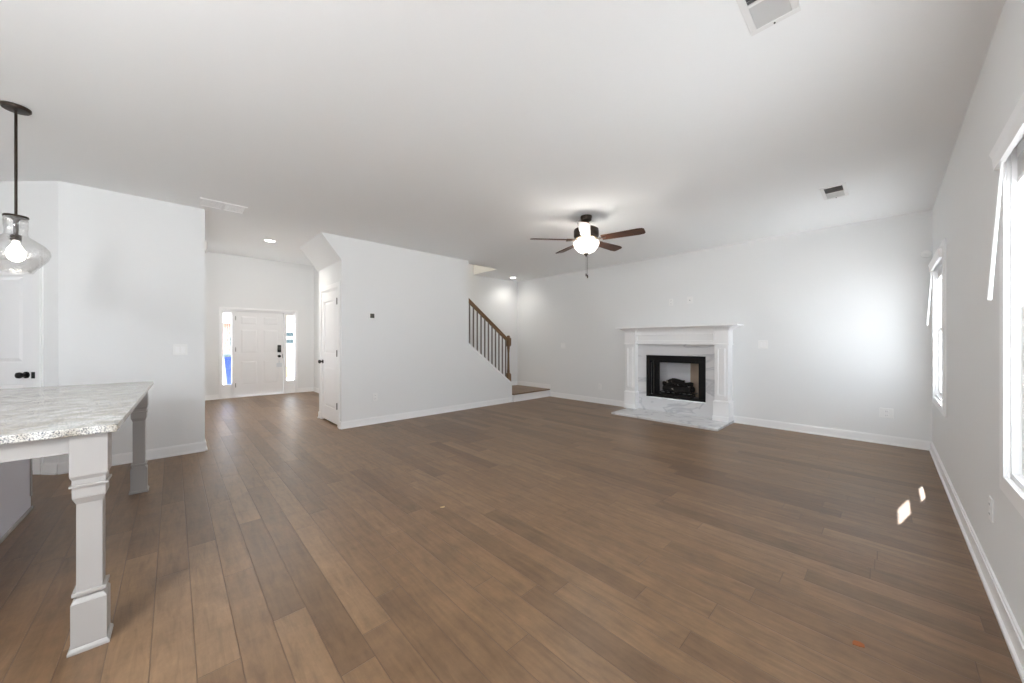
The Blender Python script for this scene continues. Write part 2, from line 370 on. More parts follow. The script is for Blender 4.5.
base_run('baseboard_rear', [((PX, YR), (XR, YR), (0, 1))])

# ------------------------------------------------------------------ windows
def make_window(n, a, b, z0, z1, where):
    """local frame: x along the wall, y = into the room, opening centred on x; then rotated into place"""
    W2 = (b-a)/2
    if where == 'right': root = struct_root('window_%d' % n, (XR, (a+b)/2, 0), PI/2)      # local x -> +y world, local y -> -x world
    else: root = struct_root('window_%d' % n, ((a+b)/2, YR, 0), 0)
    cw = .082
    cs = MB()                                                                           # picture-frame casing, mitred, stepped
    for (t, d0, d1) in ((0, 0, .012), (.012, .012, .020)):
        c = cw-t
        o_ = (-W2-c, W2+c, z0-c, z1+c)
        i_ = (-W2, W2, z0, z1)
        P = [(o_[0], o_[2]), (o_[1], o_[2]), (o_[1], o_[3]), (o_[0], o_[3])]
        Q = [(i_[0], i_[2]), (i_[1], i_[2]), (i_[1], i_[3]), (i_[0], i_[3])]
        for j in range(4):
            p0, p1, q1, q0 = P[j], P[(j+1) % 4], Q[(j+1) % 4], Q[j]
            cs.hexa([(v[0], d0, v[1]) for v in (p0, p1, q1, q0)]+[(v[0], d1, v[1]) for v in (p0, p1, q1, q0)])
    cs.build('casing', 'trim', root, bevel=.003)
    jb = MB(); jt = .012
    jb.box(-W2, -W2+jt, -WT, 0, z0, z1).box(W2-jt, W2, -WT, 0, z0, z1).box(-W2, W2, -WT, 0, z1-jt, z1).box(-W2, W2, -WT, 0, z0, z0+.02)
    jb.build('jamb', 'trim', root)
    zm = (z0+z1)/2
    yu = -.085
    for nm, za, zb, yy in (('upper_sash', zm-.02, z1-jt, yu), ('lower_sash', z0+.02, zm+.02, yu+.03)):
        f = MB(); sw = .038
        f.box(-W2+jt, -W2+jt+sw, yy, yy+.03, za, zb).box(W2-jt-sw, W2-jt, yy, yy+.03, za, zb)
        f.box(-W2+jt+sw, W2-jt-sw, yy, yy+.03, za, za+sw).box(-W2+jt+sw, W2-jt-sw, yy, yy+.03, zb-sw, zb)
        s_ = f.build(nm, 'trim', root)
        B(-W2+jt+sw-.008, W2-jt-sw+.008, yy+.013, yy+.016, za+sw-.008, zb-sw+.008).build('glass_pane', 'pane', s_)
    return root
for n, a, b in RW: make_window(n, a, b, WZ0, WZ1, 'right')
for n, a, b in BW: make_window(n, a, b, WZ0, WZ1, 'rear')

# blinds, raised: valance over the casing, bunched slats, bottom rail, tilt wand and cords
def make_blind(y0, y1, label):
    yc = (y0+y1)/2; W2 = (y1-y0)/2
    t = thing('window_blind', label, 'blind', (XR, yc, 0), PI/2, 'raised white window blinds')
    va = MB()
    va.prism([(.0205, 1.985), (.038, 1.985), (.042, 2.035), (.050, 2.058), (.0205, 2.058)], 'x', -W2-.052, W2+.052)
    va.build('valance', 'trim', t)
    B(-W2+.015, W2-.015, -.054, -.012, 1.995, 2.045).build('headrail', 'trim', t)
    sl = MB()
    for i in range(20):
        z = 1.988-i*.0038
        sl.box(-W2+.018, W2-.018, -.054+.002*(i % 2), -.014+.002*(i % 2), z-.0024, z)
    sl.build('slat_stack', 'plastic', t)
    B(-W2+.018, W2-.018, -.054, -.012, 1.892, 1.912).build('bottom_rail', 'trim', t, bevel=.003)
    MB().tube((W2-.06, .030, 1.983), (W2-.06, .062, 1.41), .0045, .0065).build('tilt_wand', 'plastic', t)
    return t
make_blind(1.42, 2.56, 'white window blind pulled up on the nearer right-hand window, cut by the photo edge')
make_blind(4.955, 5.85, 'white window blind pulled up on the far right window beside the corner')

# ------------------------------------------------------------------ panelled doors
def panel_door(root, x0, x1, z0, z1, panels, yb=-.045, yf=-.008):
    """slab in local x,z with raised panels; face looks to +y"""
    slab = MB(); xs = sorted({x0, x1} | {p[0] for p in panels} | {p[1] for p in panels})
    slab.box(x0, x1, yb, yf-.010, z0, z1)
    # stiles and rails: front layer with the panel holes left open
    rows = sorted({(p[2], p[3]) for p in panels}); cur = z0
    for a, b in rows:
        slab.box(x0, x1, yf-.010, yf, cur, a)
        c = x0
        for p in sorted(q for q in panels if (q[2], q[3]) == (a, b)):
            slab.box(c, p[0], yf-.010, yf, a, b); c = p[1]
        slab.box(c, x1, yf-.010, yf, a, b); cur = b
    slab.box(x0, x1, yf-.010, yf, cur, z1)
    s_ = slab.build('door_slab', 'door', root)
    for p in panels:
        cx, cz = (p[0]+p[1])/2, (p[2]+p[3])/2; hx, hz = (p[1]-p[0])/2, (p[3]-p[2])/2
        mb = MB()
        a = [(cx-hx+.012, cz-hz+.012), (cx+hx-.012, cz-hz+.012), (cx+hx-.012, cz+hz-.012), (cx-hx+.012, cz+hz-.012)]
        c = [(cx-hx+.04, cz-hz+.04), (cx+hx-.04, cz-hz+.04), (cx+hx-.04, cz+hz-.04), (cx-hx+.04, cz+hz-.04)]
        mb.hexa([(q[0], yf-.010, q[1]) for q in a]+[(q[0], yf-.002, q[1]) for q in c])
        mb.build('door_panel', 'door', s_)
    return s_
def casing(root, x0, x1, z1, cw=.085, z0=0, name='casing', th=.019):
    mb = MB()
    for c, d0, d in ((cw, 0, th*.63), (cw-.014, th*.63, th)):
        mb.box(x0-c, x0, d0, d, z0, z1+c).box(x1, x1+c, d0, d, z0, z1+c).box(x0, x1, d0, d, z1, z1+c)
    return mb.build(name, 'trim', root, bevel=.003)
def knob(root, x, z, y=-.008, m='black'):
    kn = MB().lathe([(.0, 0), (.031, 0), (.031, .008), (.013, .012), (.012, .03), (.024, .036), (.029, .05), (.026, .063), (.014, .070), (.0, .071)], x, y, z, 24, 'y')
    return kn.build('door_knob', m, root, smooth=True)
def hinge(root, x, z, y=-.004):
    mb = MB().box(x-.012, x+.012, y-.004, y+.002, z-.045, z+.045); mb.tube((x, y+.006, z-.048), (x, y+.006, z+.048), .006)
    return mb.build('hinge', 'hinge', root)

# closet door under the stairs: wall face y = 1.70 looking to -y -> local x runs -X
d2 = struct_root('door_2', (-5.47, YC, 0), PI)      # local x = -world x, local y = -world y
casing(d2, 0, .795, 2.03, .075, th=.011)
MB().box(0, .018, -.12, 0, 0, 2.03).box(.777, .795, -.12, 0, 0, 2.03).box(0, .795, -.12, 0, 2.012, 2.03).build('jamb', 'trim', d2)
panel_door(d2, .021, .774, .03, 2.008, [(.15, .645, .24, .86), (.15, .645, 1.06, 1.86)], -.042, -.001)
knob(d2, .72, .925, -.001)
for z in (.30, 1.07, 1.83): hinge(d2, .026, z, .004)
B(.02, .775, -.11, -.05, .0, .004).build('door_gap_shade', 'slot', d2)  # dark strip painted as the shade in the gap under the door

# pantry door on the diagonal wall
d3 = struct_root('door_3', (P1[0], P1[1], 0), math.radians(225))
casing(d3, .225, .965, 2.03)
MB().box(.225, .243, -.12, 0, 0, 2.03).box(.947, .965, -.12, 0, 0, 2.03).box(.225, .965, -.12, 0, 2.012, 2.03).build('jamb', 'trim', d3)
panel_door(d3, .246, .944, .03, 2.008, [(.355, .835, .24, .84), (.355, .835, 1.04, 1.86)])
knob(d3, .318, .925)
B(.199, .231, .0185, .0225, .895, .955).build('strike_plate', 'black', d3)

# front door and its sidelights: plane x = XF looking to +x -> local x = +Y, local y = ... rot -90
d1 = struct_root('door_1', (XF, 0, 0), -PI/2)            # local x -> -Y world, local y -> +X world
def fx(y): return -y
panels = []
for a, b in ((1.10, 1.42), (1.52, 1.83)):
    panels += [(fx(b), fx(a), .27, .82), (fx(b), fx(a), .98, 1.53), (fx(b), fx(a), 1.63, 1.83)]
panel_door(d1, fx(1.920), fx(1.008), .03, 1.925, panels, -.10, -.06)
casing(d1, fx(FD1), fx(FD0), 1.955, .048)
fr = MB()
for y0_, y1_ in ((FD0, .776), (.952, 1.004), (1.924, 1.976), (2.161, FD1)): fr.box(fx(y1_), fx(y0_), -.13, -.02, 0, 1.928)
fr.box(fx(FD1), fx(FD0), -.13, -.02, 1.928, 1.955).box(fx(FD1), fx(FD0), -.13, -.005, 0, .025)
fr.build('door_frame', 'door', d1)
for y0_, y1_ in ((.776, .952), (1.976, 2.161)):
    sl = MB(); g0, g1 = y0_+.014, y1_-.012
    sl.box(fx(y1_), fx(g1), -.10, -.05, .025, 1.928).box(fx(g0), fx(y0_), -.10, -.05, .025, 1.928)
    sl.box(fx(g1), fx(g0), -.10, -.05, .025, .30).box(fx(g1), fx(g0), -.10, -.05, 1.885, 1.928)
    s_ = sl.build('sidelight', 'door', d1)
    B(fx(g1), fx(g0), -.078, -.074, .30, 1.885).build('glass_pane', 'pane', s_)
for z in (.27, 1.07, 1.77): hinge(d1, fx(1.006), z, -.056)
kp = MB().box(fx(1.875), fx(1.805), -.06, -.03, .995, 1.165).build('keypad_lock', 'black', d1, bevel=.004)
MB().box(fx(1.865), fx(1.815), -.03, -.028, 1.05, 1.13).build('keypad', 'screen', kp)
knob(d1, fx(1.84), .90, -.06)
B(fx(1.917), fx(1.907), -.059, -.055, .85, .95).build('strike_plate', 'hinge', d1)
hang = tag(MB().box(-.0015, 0, -.055, .055, -.10, 0).box(-.001, 0, -.008, .008, 0, .05).build('door_hanger', 'paper', loc=(XF-.054, 1.84, .74)),
           'pale paper tag hanging below the black knob of the front door', 'tag')
# ------------------------------------------------------------------ switches, outlets, sensors
def plate(name, loc, rz, kind, label, cat, wdt=.072, hgt=.117, group=None):
    """local y = out of the wall"""
    t = thing(name, label, cat, loc, rz, group)
    B(-wdt/2, wdt/2, 0, .006, -hgt/2, hgt/2).build('cover_plate', 'plastic', t, bevel=.003)
    if kind.startswith('switch'):
        n = int(kind[6:])
        for i in range(n):
            cx = (i-(n-1)/2)*.046
            B(cx-.0165, cx+.0165, .006, .0085, -.033, .033).build('rocker', 'trim', t, bevel=.001)
    elif kind == 'outlet':
        for s_ in (-1, 1):
            f = B(-.017, .017, .006, .008, s_*.024-.014, s_*.024+.014).build('receptacle', 'trim', t, bevel=.001)
            MB().box(-.008, -.005, .008, .0084, s_*.024-.005, s_*.024+.006).box(.005, .008, .008, .0084, s_*.024-.005, s_*.024+.006).build('slots', 'slot', f)
    elif kind == 'blank':
        MB().lathe([(.0, .006), (.006, .006), (.006, .010), (.0, .010)], 0, 0, 0, 12, 'y').build('cable_jack', 'slot', t)
    return t
FX, FY = -PI/2, PI           # rotation for walls facing +x, facing -y
plate('light_switch', (XS, .056, 1.15), FX, 'switch2', 'white double light switch on the wall left of the entry opening', 'light switch', .118)
plate('light_switch', (-1.237, YF, 1.198), FY, 'switch2', 'white double light switch to the right of the fireplace', 'light switch', .118)
plate('light_switch', (-4.918, YF, 1.151), FY, 'switch2', 'white light switch on the far wall beside the stair landing', 'light switch', .118)
plate('wall_outlet', (-2.563, YF, 1.922), FY, 'outlet', 'white power outlet high above the mantel, the left of two plates', 'outlet')
plate('cable_plate', (-2.250, YF, 1.932), FY, 'blank', 'wider white wall plate high above the mantel, the right of two plates', 'wall plate', .09)
plate('wall_outlet', (-3.978, YF, .332), FY, 'outlet', 'white outlet low on the far wall left of the fireplace', 'outlet')
plate('wall_outlet', (0.005, YF, .375), FY, 'outlet', 'white double outlet low on the far wall near the right corner', 'outlet', .115)
plate('wall_outlet', (XS, 2.215, .40), FX, 'outlet', 'faint white outlet low on the stair wall below the thermostat', 'outlet')
plate('wall_outlet', (XR, 2.95, .40), PI/2, 'outlet', 'white outlet low on the right wall under the near window corner', 'outlet')
t = thing('thermostat', 'small thermostat with a grey screen on the stair wall', 'thermostat', (XS, 2.168, 1.628), FX)
B(-.05, .05, 0, .012, -.05, .05).build('housing', 'plastic', t, bevel=.006)
B(-.031, .031, .012, .014, -.033, .033).build('screen', 'screen', t)
t = thing('door_chime', 'white door chime box high on the entry wall beside the left corner', 'chime', (-6.40, YE, 2.54), 0)
B(-.09, .09, 0, .072, -.075, .060).build('housing', 'plastic', t, bevel=.006)
MB().box(-.07, .07, .072, .074, -.05, -.04).box(-.07, .07, .072, .074, -.03, -.02).build('grille', 'ventgrey', t)
t = thing('motion_sensor', 'small round white sensor on a bracket high in the far right corner', 'sensor', (.315, YF, 2.235), FY)
B(-.02, .02, 0, .02, -.025, .025).build('bracket', 'plastic', t)
MB().lathe([(0, .02), (.036, .02), (.04, .03), (.038, .05), (.02, .058), (0, .06)], 0, 0, 0, 24, 'y').build('housing', 'plastic', t, smooth=True)
MB().lathe([(0, .059), (.015, .059), (.012, .064), (0, .066)], 0, 0, 0, 16, 'y').build('lens', 'plastic', t, smooth=True)

# ------------------------------------------------------------------ ceiling registers
def register(loc, label):
    t = thing('ceiling_vent', label, 'vent', loc, 0, 'white supply registers in the living room ceiling')
    mb = MB(); X, Y, b = .095, .195, .028
    mb.box(-X, X, -Y, -Y+b, -.007, 0).box(-X, X, Y-b, Y, -.007, 0).box(-X, -X+b, -Y+b, Y-b, -.007, 0).box(X-b, X, -Y+b, Y-b, -.007, 0)
    mb.build('frame', 'vent', t, bevel=.002)
    B(-X+b, X-b, -Y+b, .0, -.0012, -.0002).build('duct_opening', 'ventdark', t)
    B(-X+b, X-b, .012, Y-b, -.0042, -.0032).build('damper', 'ventlight', t)
    lv = MB()
    for i in range(8):
        y = -Y+b+.012+i*.019
        lv.hexa([(-X+b, y, -.0015), (X-b, y, -.0015), (X-b, y+.003, -.0015), (-X+b, y+.003, -.0015), (-X+b, y-.006, -.008), (X-b, y-.006, -.008), (X-b, y-.004, -.008), (-X+b, y-.004, -.008)])
    lv.build('louvres', 'ventgrey', t)
    B(-X+b, X-b, -.002, .014, -.007, -.0002).build('divider', 'vent', t)
    MB().lathe([(0, -.011), (.004, -.011), (.004, -.007), (0, -.007)], 0, Y-.014, 0, 8).build('screw', 'hinge', t)
    return t
register((-.355, 4.80, H), 'small white ceiling vent with dark louvres near the far right corner')
register((-.36, 1.865, H), 'white ceiling vent cut off by the top edge of the photo')
t = thing('return_grille', 'white two-bay ceiling grille at the entry hall opening', 'vent', (-5.05, .405, H))
X, Y, b = .135, .20, .02
MB().box(-X, X, -Y, -Y+b, -.012, 0).box(-X, X, Y-b, Y, -.012, 0).box(-X, -X+b, -Y+b, Y-b, -.012, 0).box(X-b, X, -Y+b, Y-b, -.012, 0).build('frame', 'trim', t)
B(-X+b, X-b, -.01, .01, -.012, 0).build('crossbar', 'trim', t)
lv = MB()
for i in range(14):
    x = -X+b+.008+i*.0162
    lv.box(x, x+.010, -Y+b, -.01, -.008, -.001).box(x, x+.010, .01, Y-b, -.008, -.001)
lv.build('louvres', 'vent', t)
B(-X+b, X-b, -Y+b, Y-b, -.0008, -.0001).build('backing', 'ventgrey', t)

# ------------------------------------------------------------------ recessed lights
def recessed(x, y, z, label, power, size=.14):
    t = thing('recessed_light', label, 'ceiling light', (x, y, z), 0, 'recessed ceiling lights')
    MB().lathe([(.062, -.0005), (.092, -.0005), (.092, -.004), (.084, -.008), (.066, -.008), (.062, -.0005)], seg=32, caps=False).build('trim_ring', 'vent', t, smooth=True)
    MB().lathe([(0, -.001), (.065, -.001), (.065, -.004), (0, -.005)], seg=32).build('lens', 'lamp', t)
    d = bpy.data.lights.new('recessed_lamp', 'SPOT'); d.energy = power; d.color = (1, .95, .87); d.spot_size = math.radians(150); d.spot_blend = .9; d.shadow_soft_size = .06
    o = bpy.data.objects.new('recessed_lamp', d); C.objects.link(o); o.parent = t; o.location = (0, 0, -.02)
    return t
recessed(-6.296, 1.04, H, 'lit recessed light in the ceiling just inside the entry hall', 22)
recessed(-6.0, 5.74, H, 'lit recessed light above the stair landing', 6)
def lamp_point(name, parent, loc, energy, col, size=.03):
    d = bpy.data.lights.new(name, 'POINT'); d.energy = energy; d.color = col; d.shadow_soft_size = size
    o = bpy.data.objects.new(name, d); C.objects.link(o); o.parent = parent; o.location = loc
    return o
# upstairs hall light, above the stair opening
t = thing('stairwell_light', 'warm light fixture in the upper stairwell above the ceiling opening', 'ceiling light', (-5.95, 3.4, 5.2))
MB().lathe([(0, -.09), (.08, -.08), (.14, -.04), (.15, 0), (0, 0)], seg=24).build('lamp_shade', 'bowl', t, smooth=True)
lamp_point('stairwell_lamp', t, (0, 0, -.15), 10, (1, .85, .65), .08)

# ------------------------------------------------------------------ staircase
st = thing('staircase', 'wooden stair landing with white riser at the foot of the stairs', 'staircase', (0, 0, 0))
B(XW+.015, -5.27, 5.08, YF-.024, .145, .17).build('landing_tread', 'floor', st)
B(XW+.015, -5.29, 5.08, YF-.024, .0, .145).box(-5.29, -5.282, 5.08, YF-.024, .0, .017).build('landing_riser', 'trim', st)
for i in range(6):
    y1 = 5.075-i*.25; z = .17+.19*(i+1)
    B(XW+.015, XS-.125, y1-.25, y1+.025, z-.025, z).build('tread', 'floor', st)
    B(XW+.015, XS-.125, y1-.25, y1, .0 if i == 0 else z-.19, z-.025).build('riser', 'trim', st)
# white cap on the sloping knee wall
sl = (1.20-.375)/(3.967-5.075)
cap = MB().prism([(3.97, 1.198), (5.08, .372), (5.08, .390), (3.97, 1.216)], 'x', XS-.13, XS+.010)
cap.prism([(3.97, 1.168), (5.075, .345), (5.075, .375), (3.97, 1.198)], 'x', XS, XS+.012)
struct('trim_1', cap, 'trim')
# railing
rail = thing('stair_railing', 'stained wood handrail with dark balusters climbing the stairs', 'railing', (XS-.06, 0, 0))
kz = lambda y: 1.216+(y-3.97)*sl
hz = lambda y: 2.072+(y-3.975)*(2.072-1.30)/(3.975-5.018)
hr = MB().prism([(3.972, hz(3.972)-.075), (4.985, hz(4.985)-.075), (4.985, hz(4.985)-.02), (3.972, hz(3.972)-.02)], 'x', -.022, .022)
hr.prism([(3.972, hz(3.972)-.03), (4.985, hz(4.985)-.03), (4.985, hz(4.985)), (3.972, hz(3.972))], 'x', -.034, .034)
hr.build('handrail', 'oak', rail, bevel=.006)
for i in range(11):
    y = 4.032+i*.0922
    B(-.010, .010, y-.010, y+.010, kz(y)-.008, hz(y)-.065).build('baluster', 'iron', rail)
ny = 5.03
nw = MB()
nw.box(-.042, .042, ny-.042, ny+.042, kz(ny)-.03, kz(ny)+.145)
nw.frustum(0, ny, kz(ny)+.145, kz(ny)+.175, .042, .042, .024, .024)
nb = nw.build('newel_post', 'oak', rail, bevel=.004)
MB().box(-.042, .042, ny-.042, ny+.042, 1.17, 1.32).frustum(0, ny, 1.14, 1.17, .024, .024, .042, .042).build('upper_block', 'oak', nb, bevel=.004)
MB().lathe([(.024, kz(ny)+.165), (.032, kz(ny)+.20), (.026, kz(ny)+.24), (.020, 1.0), (.026, 1.08), (.031, 1.12), (.024, 1.15)], 0, ny, 0, 20).build('turned_shaft', 'oak', nb, smooth=True)
MB().lathe([(.036, 1.318), (.044, 1.328), (.030, 1.335), (.034, 1.352), (.026, 1.368), (0, 1.374)], 0, ny, 0, 20).build('finial', 'oak', nb, smooth=True)

# ------------------------------------------------------------------ fireplace
fp = thing('fireplace', 'white mantel fireplace with marble surround and black firebox', 'fireplace', (-2.465, YF, .016), PI)
# local x = -(X+2.487); local y = out from the wall (towards the camera); marble face at y=.10
hx = .65
su = MB()
su.box(-hx, hx, .002, .10, .0, .245).box(-hx, -.488, .002, .10, .245, .99).box(.488, hx, .002, .10, .245, .99).box(-hx, hx, .002, .10, .99, 1.19)
su.build('marble_surround', 'marble', fp)
B(-.862, .78, .002, .795, -.0155, .018).build('hearth', 'marble', fp, bevel=.003)
for s_ in (-1, 1):
    pl = MB(); xc = s_*.742
    pl.box(xc-.092, xc+.092, .002, .222, .33, 1.175)
    o = pl.build('pilaster', 'trim', fp, bevel=.003)
    tr = MB()                                                # applied moulding frame on the pilaster
    for a, b_ in ((.060, .012), (.050, .020)):
        tr.box(xc-a, xc-a+.014, .222, .222+b_, .40, 1.12).box(xc+a-.014, xc+a, .222, .222+b_, .40, 1.12)
        tr.box(xc-a+.014, xc+a-.014, .222, .222+b_, .40, .414).box(xc-a+.014, xc+a-.014, .222, .222+b_, 1.106, 1.12)
    tr.build('panel_moulding', 'trim', o)
    MB().box(xc-.108, xc+.108, .002, .240, .018, .31).frustum(xc, .121, .31, .33, .108, .119, .094, .105).box(xc-.116, xc+.116, .002, .248, .018, .09).build('plinth', 'trim', fp, bevel=.003)
    MB().box(xc-.100, xc+.100, .002, .232, 1.175, 1.40).box(xc-.108, xc+.108, .002, .24, 1.175, 1.195).build('capital', 'trim', fp, bevel=.003)
fz = MB(); hi = .65
fz.box(-hi, hi, .002, .185, 1.18, 1.42)
o = fz.build('frieze', 'trim', fp)
MB().box(-hi, hi, .185, .212, 1.18, 1.205).box(-hi+.02, hi-.02, .185, .207, 1.225, 1.243).box(-hi+.02, hi-.02, .185, .207, 1.335, 1.353).box(-hi+.02, -hi+.038, .185, .207, 1.243, 1.335).box(hi-.038, hi-.02, .185, .207, 1.243, 1.335).build('panel_moulding', 'trim', o, bevel=.002)
# cove under the shelf that breaks forward over the capitals
cv = MB()
def cove(x0, x1, y0, h0, h1, grow, n=6):
    for i in range(n):
        a0, a1 = i/n, (i+1)/n
        g = lambda a: grow*(1-math.cos(a*PI/2))
        cx = (x0+x1)/2; hw = (x1-x0)/2
        A, Bq = g(a0), g(a1); z0, z1 = h0+(h1-h0)*a0, h0+(h1-h0)*a1
        cv.hexa([(cx-hw-A, .002, z0), (cx+hw+A, .002, z0), (cx+hw+A, y0+A, z0), (cx-hw-A, y0+A, z0),
                 (cx-hw-Bq, .002, z1), (cx+hw+Bq, .002, z1), (cx+hw+Bq, y0+Bq, z1), (cx-hw-Bq, y0+Bq, z1)])
cove(-.642, .642, .186, 1.375, 1.462, .07)
for s_ in (-1, 1): cove(s_*.742-.100, s_*.742+.100, .232, 1.385, 1.462, .085)
cv.build('cove_moulding', 'trim', fp, smooth=True)
B(-.985, .975, .002, .335, 1.462, 1.484).build('mantel_shelf', 'trim', fp, bevel=.003)
# black firebox insert
ib = MB()
ib.box(-.488, .488, .085, .112, .258, .30).box(-.488, .488, .085, .112, .90, .988).box(-.488, -.385, .085, .112, .30, .90).box(.43, .488, .085, .112, .30, .90)
ib.build('black_surround_frame', 'black', fp, bevel=.002)
sh = MB()      # steel shell
sh.box(-.47, .47, -.42, .085, .262, .285).box(-.47, .47, -.42, .085, .955, .985).box(-.487, -.46, -.43, .085, .262, .985).box(.46, .487, -.43, .085, .262, .985)
sh.build('firebox_shell', 'black', fp)
def fire_panel(p, q, name, m):
    (x0, y0), (x1, y1) = p, q; d = Vector((x1-x0, y1-y0)).normalized(); n_ = Vector((-d.y, d.x))*.012
    if n_.y > 0: n_ = -n_
    f_ = [(x0, y0), (x1, y1), (x1+n_.x, y1+n_.y), (x0+n_.x, y0+n_.y)]
    MB().hexa([(u, v, .285) for u, v in f_]+[(u, v, .955) for u, v in f_]).build(name, m, fp)
fire_panel((.455, -.02), (.29, -.31), 'side_panel', 'refract')
fire_panel((-.11, -.31), (-.455, -.02), 'side_panel', 'firetan')
fire_panel((.29, -.31), (-.11, -.31), 'back_panel', 'refract')
MB().tube((.375, .06, .286), (.375, .06, .90), .010).build('glass_door_post', 'hinge', fp)
B(.285, .43, .02, .03, .30, .93).build('folded_door', 'black', fp)
B(-.47, .47, .03, .05, .865, .93).build('hood', 'black', fp)
# log set
lg = thing('gas_log_set', 'dark charred gas logs heaped on a grate inside the firebox', 'fire logs', (-2.465, YF+.075, .3015), PI)
gr = MB()
for i in range(7): gr.box(-.27+i*.09-.006, -.27+i*.09+.006, -.10, .13, .06, .074)
gr.box(-.28, .29, .118, .132, .045, .06).box(-.24, .29, -.10, -.088, .045, .06)
for x in (-.22, .25):
    for y in (-.094, .125): gr.box(x-.007, x+.007, y-.007, y+.007, 0, .046)
gr.build('grate', 'black', lg)
B(-.24, .30, -.10, .11, 0, .02).build('ember_bed', 'ember', lg)
def log(p, q, r):
    mb = MB(); p, q = Vector((p[0]*.88+.02, p[1]*.8, p[2])), Vector((q[0]*.88+.02, q[1]*.8, q[2])); d = (q-p); L_ = d.length; d.normalize(); u = d.orthogonal().normalized(); v = d.cross(u)
    n, sg = 9, 14; rings = []
    ph = random.random()*6
    for i in range(n+1):
        c = p+d*L_*i/n+u*.012*math.sin(i*.9+ph)+v*.01*math.cos(i*.7+ph)
        rr = r*(1+.13*math.sin(i*1.7+ph))*(.88 if i in (0, n) else 1)
        rings.append([mb.b.verts.new(c+(u*math.cos(2*PI*k/sg)+v*math.sin(2*PI*k/sg))*rr*(1+.10*math.sin(3*k+i+ph)+random.uniform(-.04, .04))) for k in range(sg)])
    for A, Bq in zip(rings, rings[1:]):
        for k in range(sg): mb.b.faces.new((A[k], A[(k+1) % sg], Bq[(k+1) % sg], Bq[k]))
    mb.b.faces.new(rings[0][::-1]); mb.b.faces.new(rings[-1])
    return mb.build('log', 'log', lg, smooth=True)
log((-.29, -.05, .125), (.29, -.06, .13), .052)
log((-.27, .07, .118), (.25, .08, .12), .046)
log((-.20, .08, .185), (-.05, -.06, .22), .036)
log((.19, .08, .185), (.02, -.05, .225), .038)
log((-.28, -.02, .205), (.12, .02, .245), .034)
log((.27, .05, .19), (.13, -.07, .235), .036)
log((-.12, -.06, .26), (.22, -.02, .255), .030)

# ------------------------------------------------------------------ ceiling fan
FXc, FYc = -2.475, 3.585
fan = thing('ceiling_fan', 'five-blade ceiling fan with dark blades and a lit glass bowl', 'ceiling fan', (FXc, FYc, H))
MB().lathe([(0, 0), (.066, 0), (.068, -.012), (.060, -.050), (.035, -.066), (0, -.068)]).build('canopy', 'bronze2', fan, smooth=True)
MB().tube((0, 0, -.06), (0, 0, -.15), .016).build('downrod', 'bronze2', fan)
mh = MB().lathe([(0, -.125), (.05, -.128), (.115, -.142), (.143, -.160), (.147, -.18), (.147, -.235), (.138, -.255), (.10, -.268), (0, -.268)], seg=48).build('motor_housing', 'bronze2', fan, smooth=True)
MB().lathe([(0, -.262), (.125, -.264), (.135, -.272), (.125, -.284), (0, -.286)], seg=40).build('flywheel', 'brass', fan, smooth=True)
ZB = -.286
def blade(ang):
    arm = MB()
    arm.hexa([(.08, -.022, ZB-.006), (.24, -.034, ZB-.010), (.24, .034, ZB-.002), (.08, .022, ZB-.006), (.08, -.022, ZB+.002), (.24, -.034, ZB-.004), (.24, .034, ZB+.004), (.08, .022, ZB+.002)])
    arm.build('blade_arm', 'bronze2', fan, rot=(0, 0, ang))
    bl = MB(); tilt = math.radians(-12)
    pts = [(.19, -.052), (.60, -.068), (.655, -.060), (.672, -.040), (.672, .040), (.655, .060), (.60, .068), (.19, .052)]
    f = lambda x, y, dz: (x, y*math.cos(tilt), ZB+.002+y*math.sin(tilt)+dz)
    A = [bl.b.verts.new(f(x, y, .004)) for x, y in pts]; D = [bl.b.verts.new(f(x, y, -.004)) for x, y in pts]
    bl.b.faces.new(A); bl.b.faces.new(D[::-1])
    for i in range(len(pts)): bl.b.faces.new((A[i], A[(i+1) % 8], D[(i+1) % 8], D[i]))
    bl.build('fan_blade', 'walnut', fan, rot=(0, 0, ang))
for kk in range(5): blade(math.radians(14+72*kk))
MB().lathe([(0, -.284), (.070, -.286), (.075, -.30), (.06, -.315), (0, -.318)], seg=32).build('switch_housing', 'brass', fan, smooth=True)
MB().lathe([(.148, -.308), (.152, -.322), (.147, -.348), (.128, -.385), (.095, -.42), (.05, -.443), (.0, -.449)], seg=40, caps=False).build('glass_bowl', 'fanbowl', fan, smooth=True)
MB().lathe([(0, -.440), (.030, -.442), (.028, -.455), (.013, -.466), (.009, -.480), (0, -.486)], seg=20).build('finial', 'bronze2', fan, smooth=True)
pc = MB().tube((.010, .012, -.45), (.010, .012, -.70), .0016, seg=6).build('pull_chain', 'hinge', fan)
MB().lathe([(0, -.70), (.006, -.702), (.009, -.725), (.005, -.74), (0, -.742)], .010, .012, 0, 12).build('pull_fob', 'bronze2', pc, smooth=True)
pc = MB().tube((-.014, .018, -.45), (-.014, .018, -.68), .0014, seg=6).build('pull_chain', 'hinge', fan)
MB().lathe([(0, -.68), (.006, -.682), (.008, -.702), (.004, -.716), (0, -.718)], -.014, .018, 0, 12).build('pull_fob', 'bronze2', pc, smooth=True)
for a_ in (0, 120, 240):
    lamp_point('fan_lamp', fan, (.085*math.cos(math.radians(a_)), .085*math.sin(math.radians(a_)), -.355), 3.4, (1, .95, .88), .06)

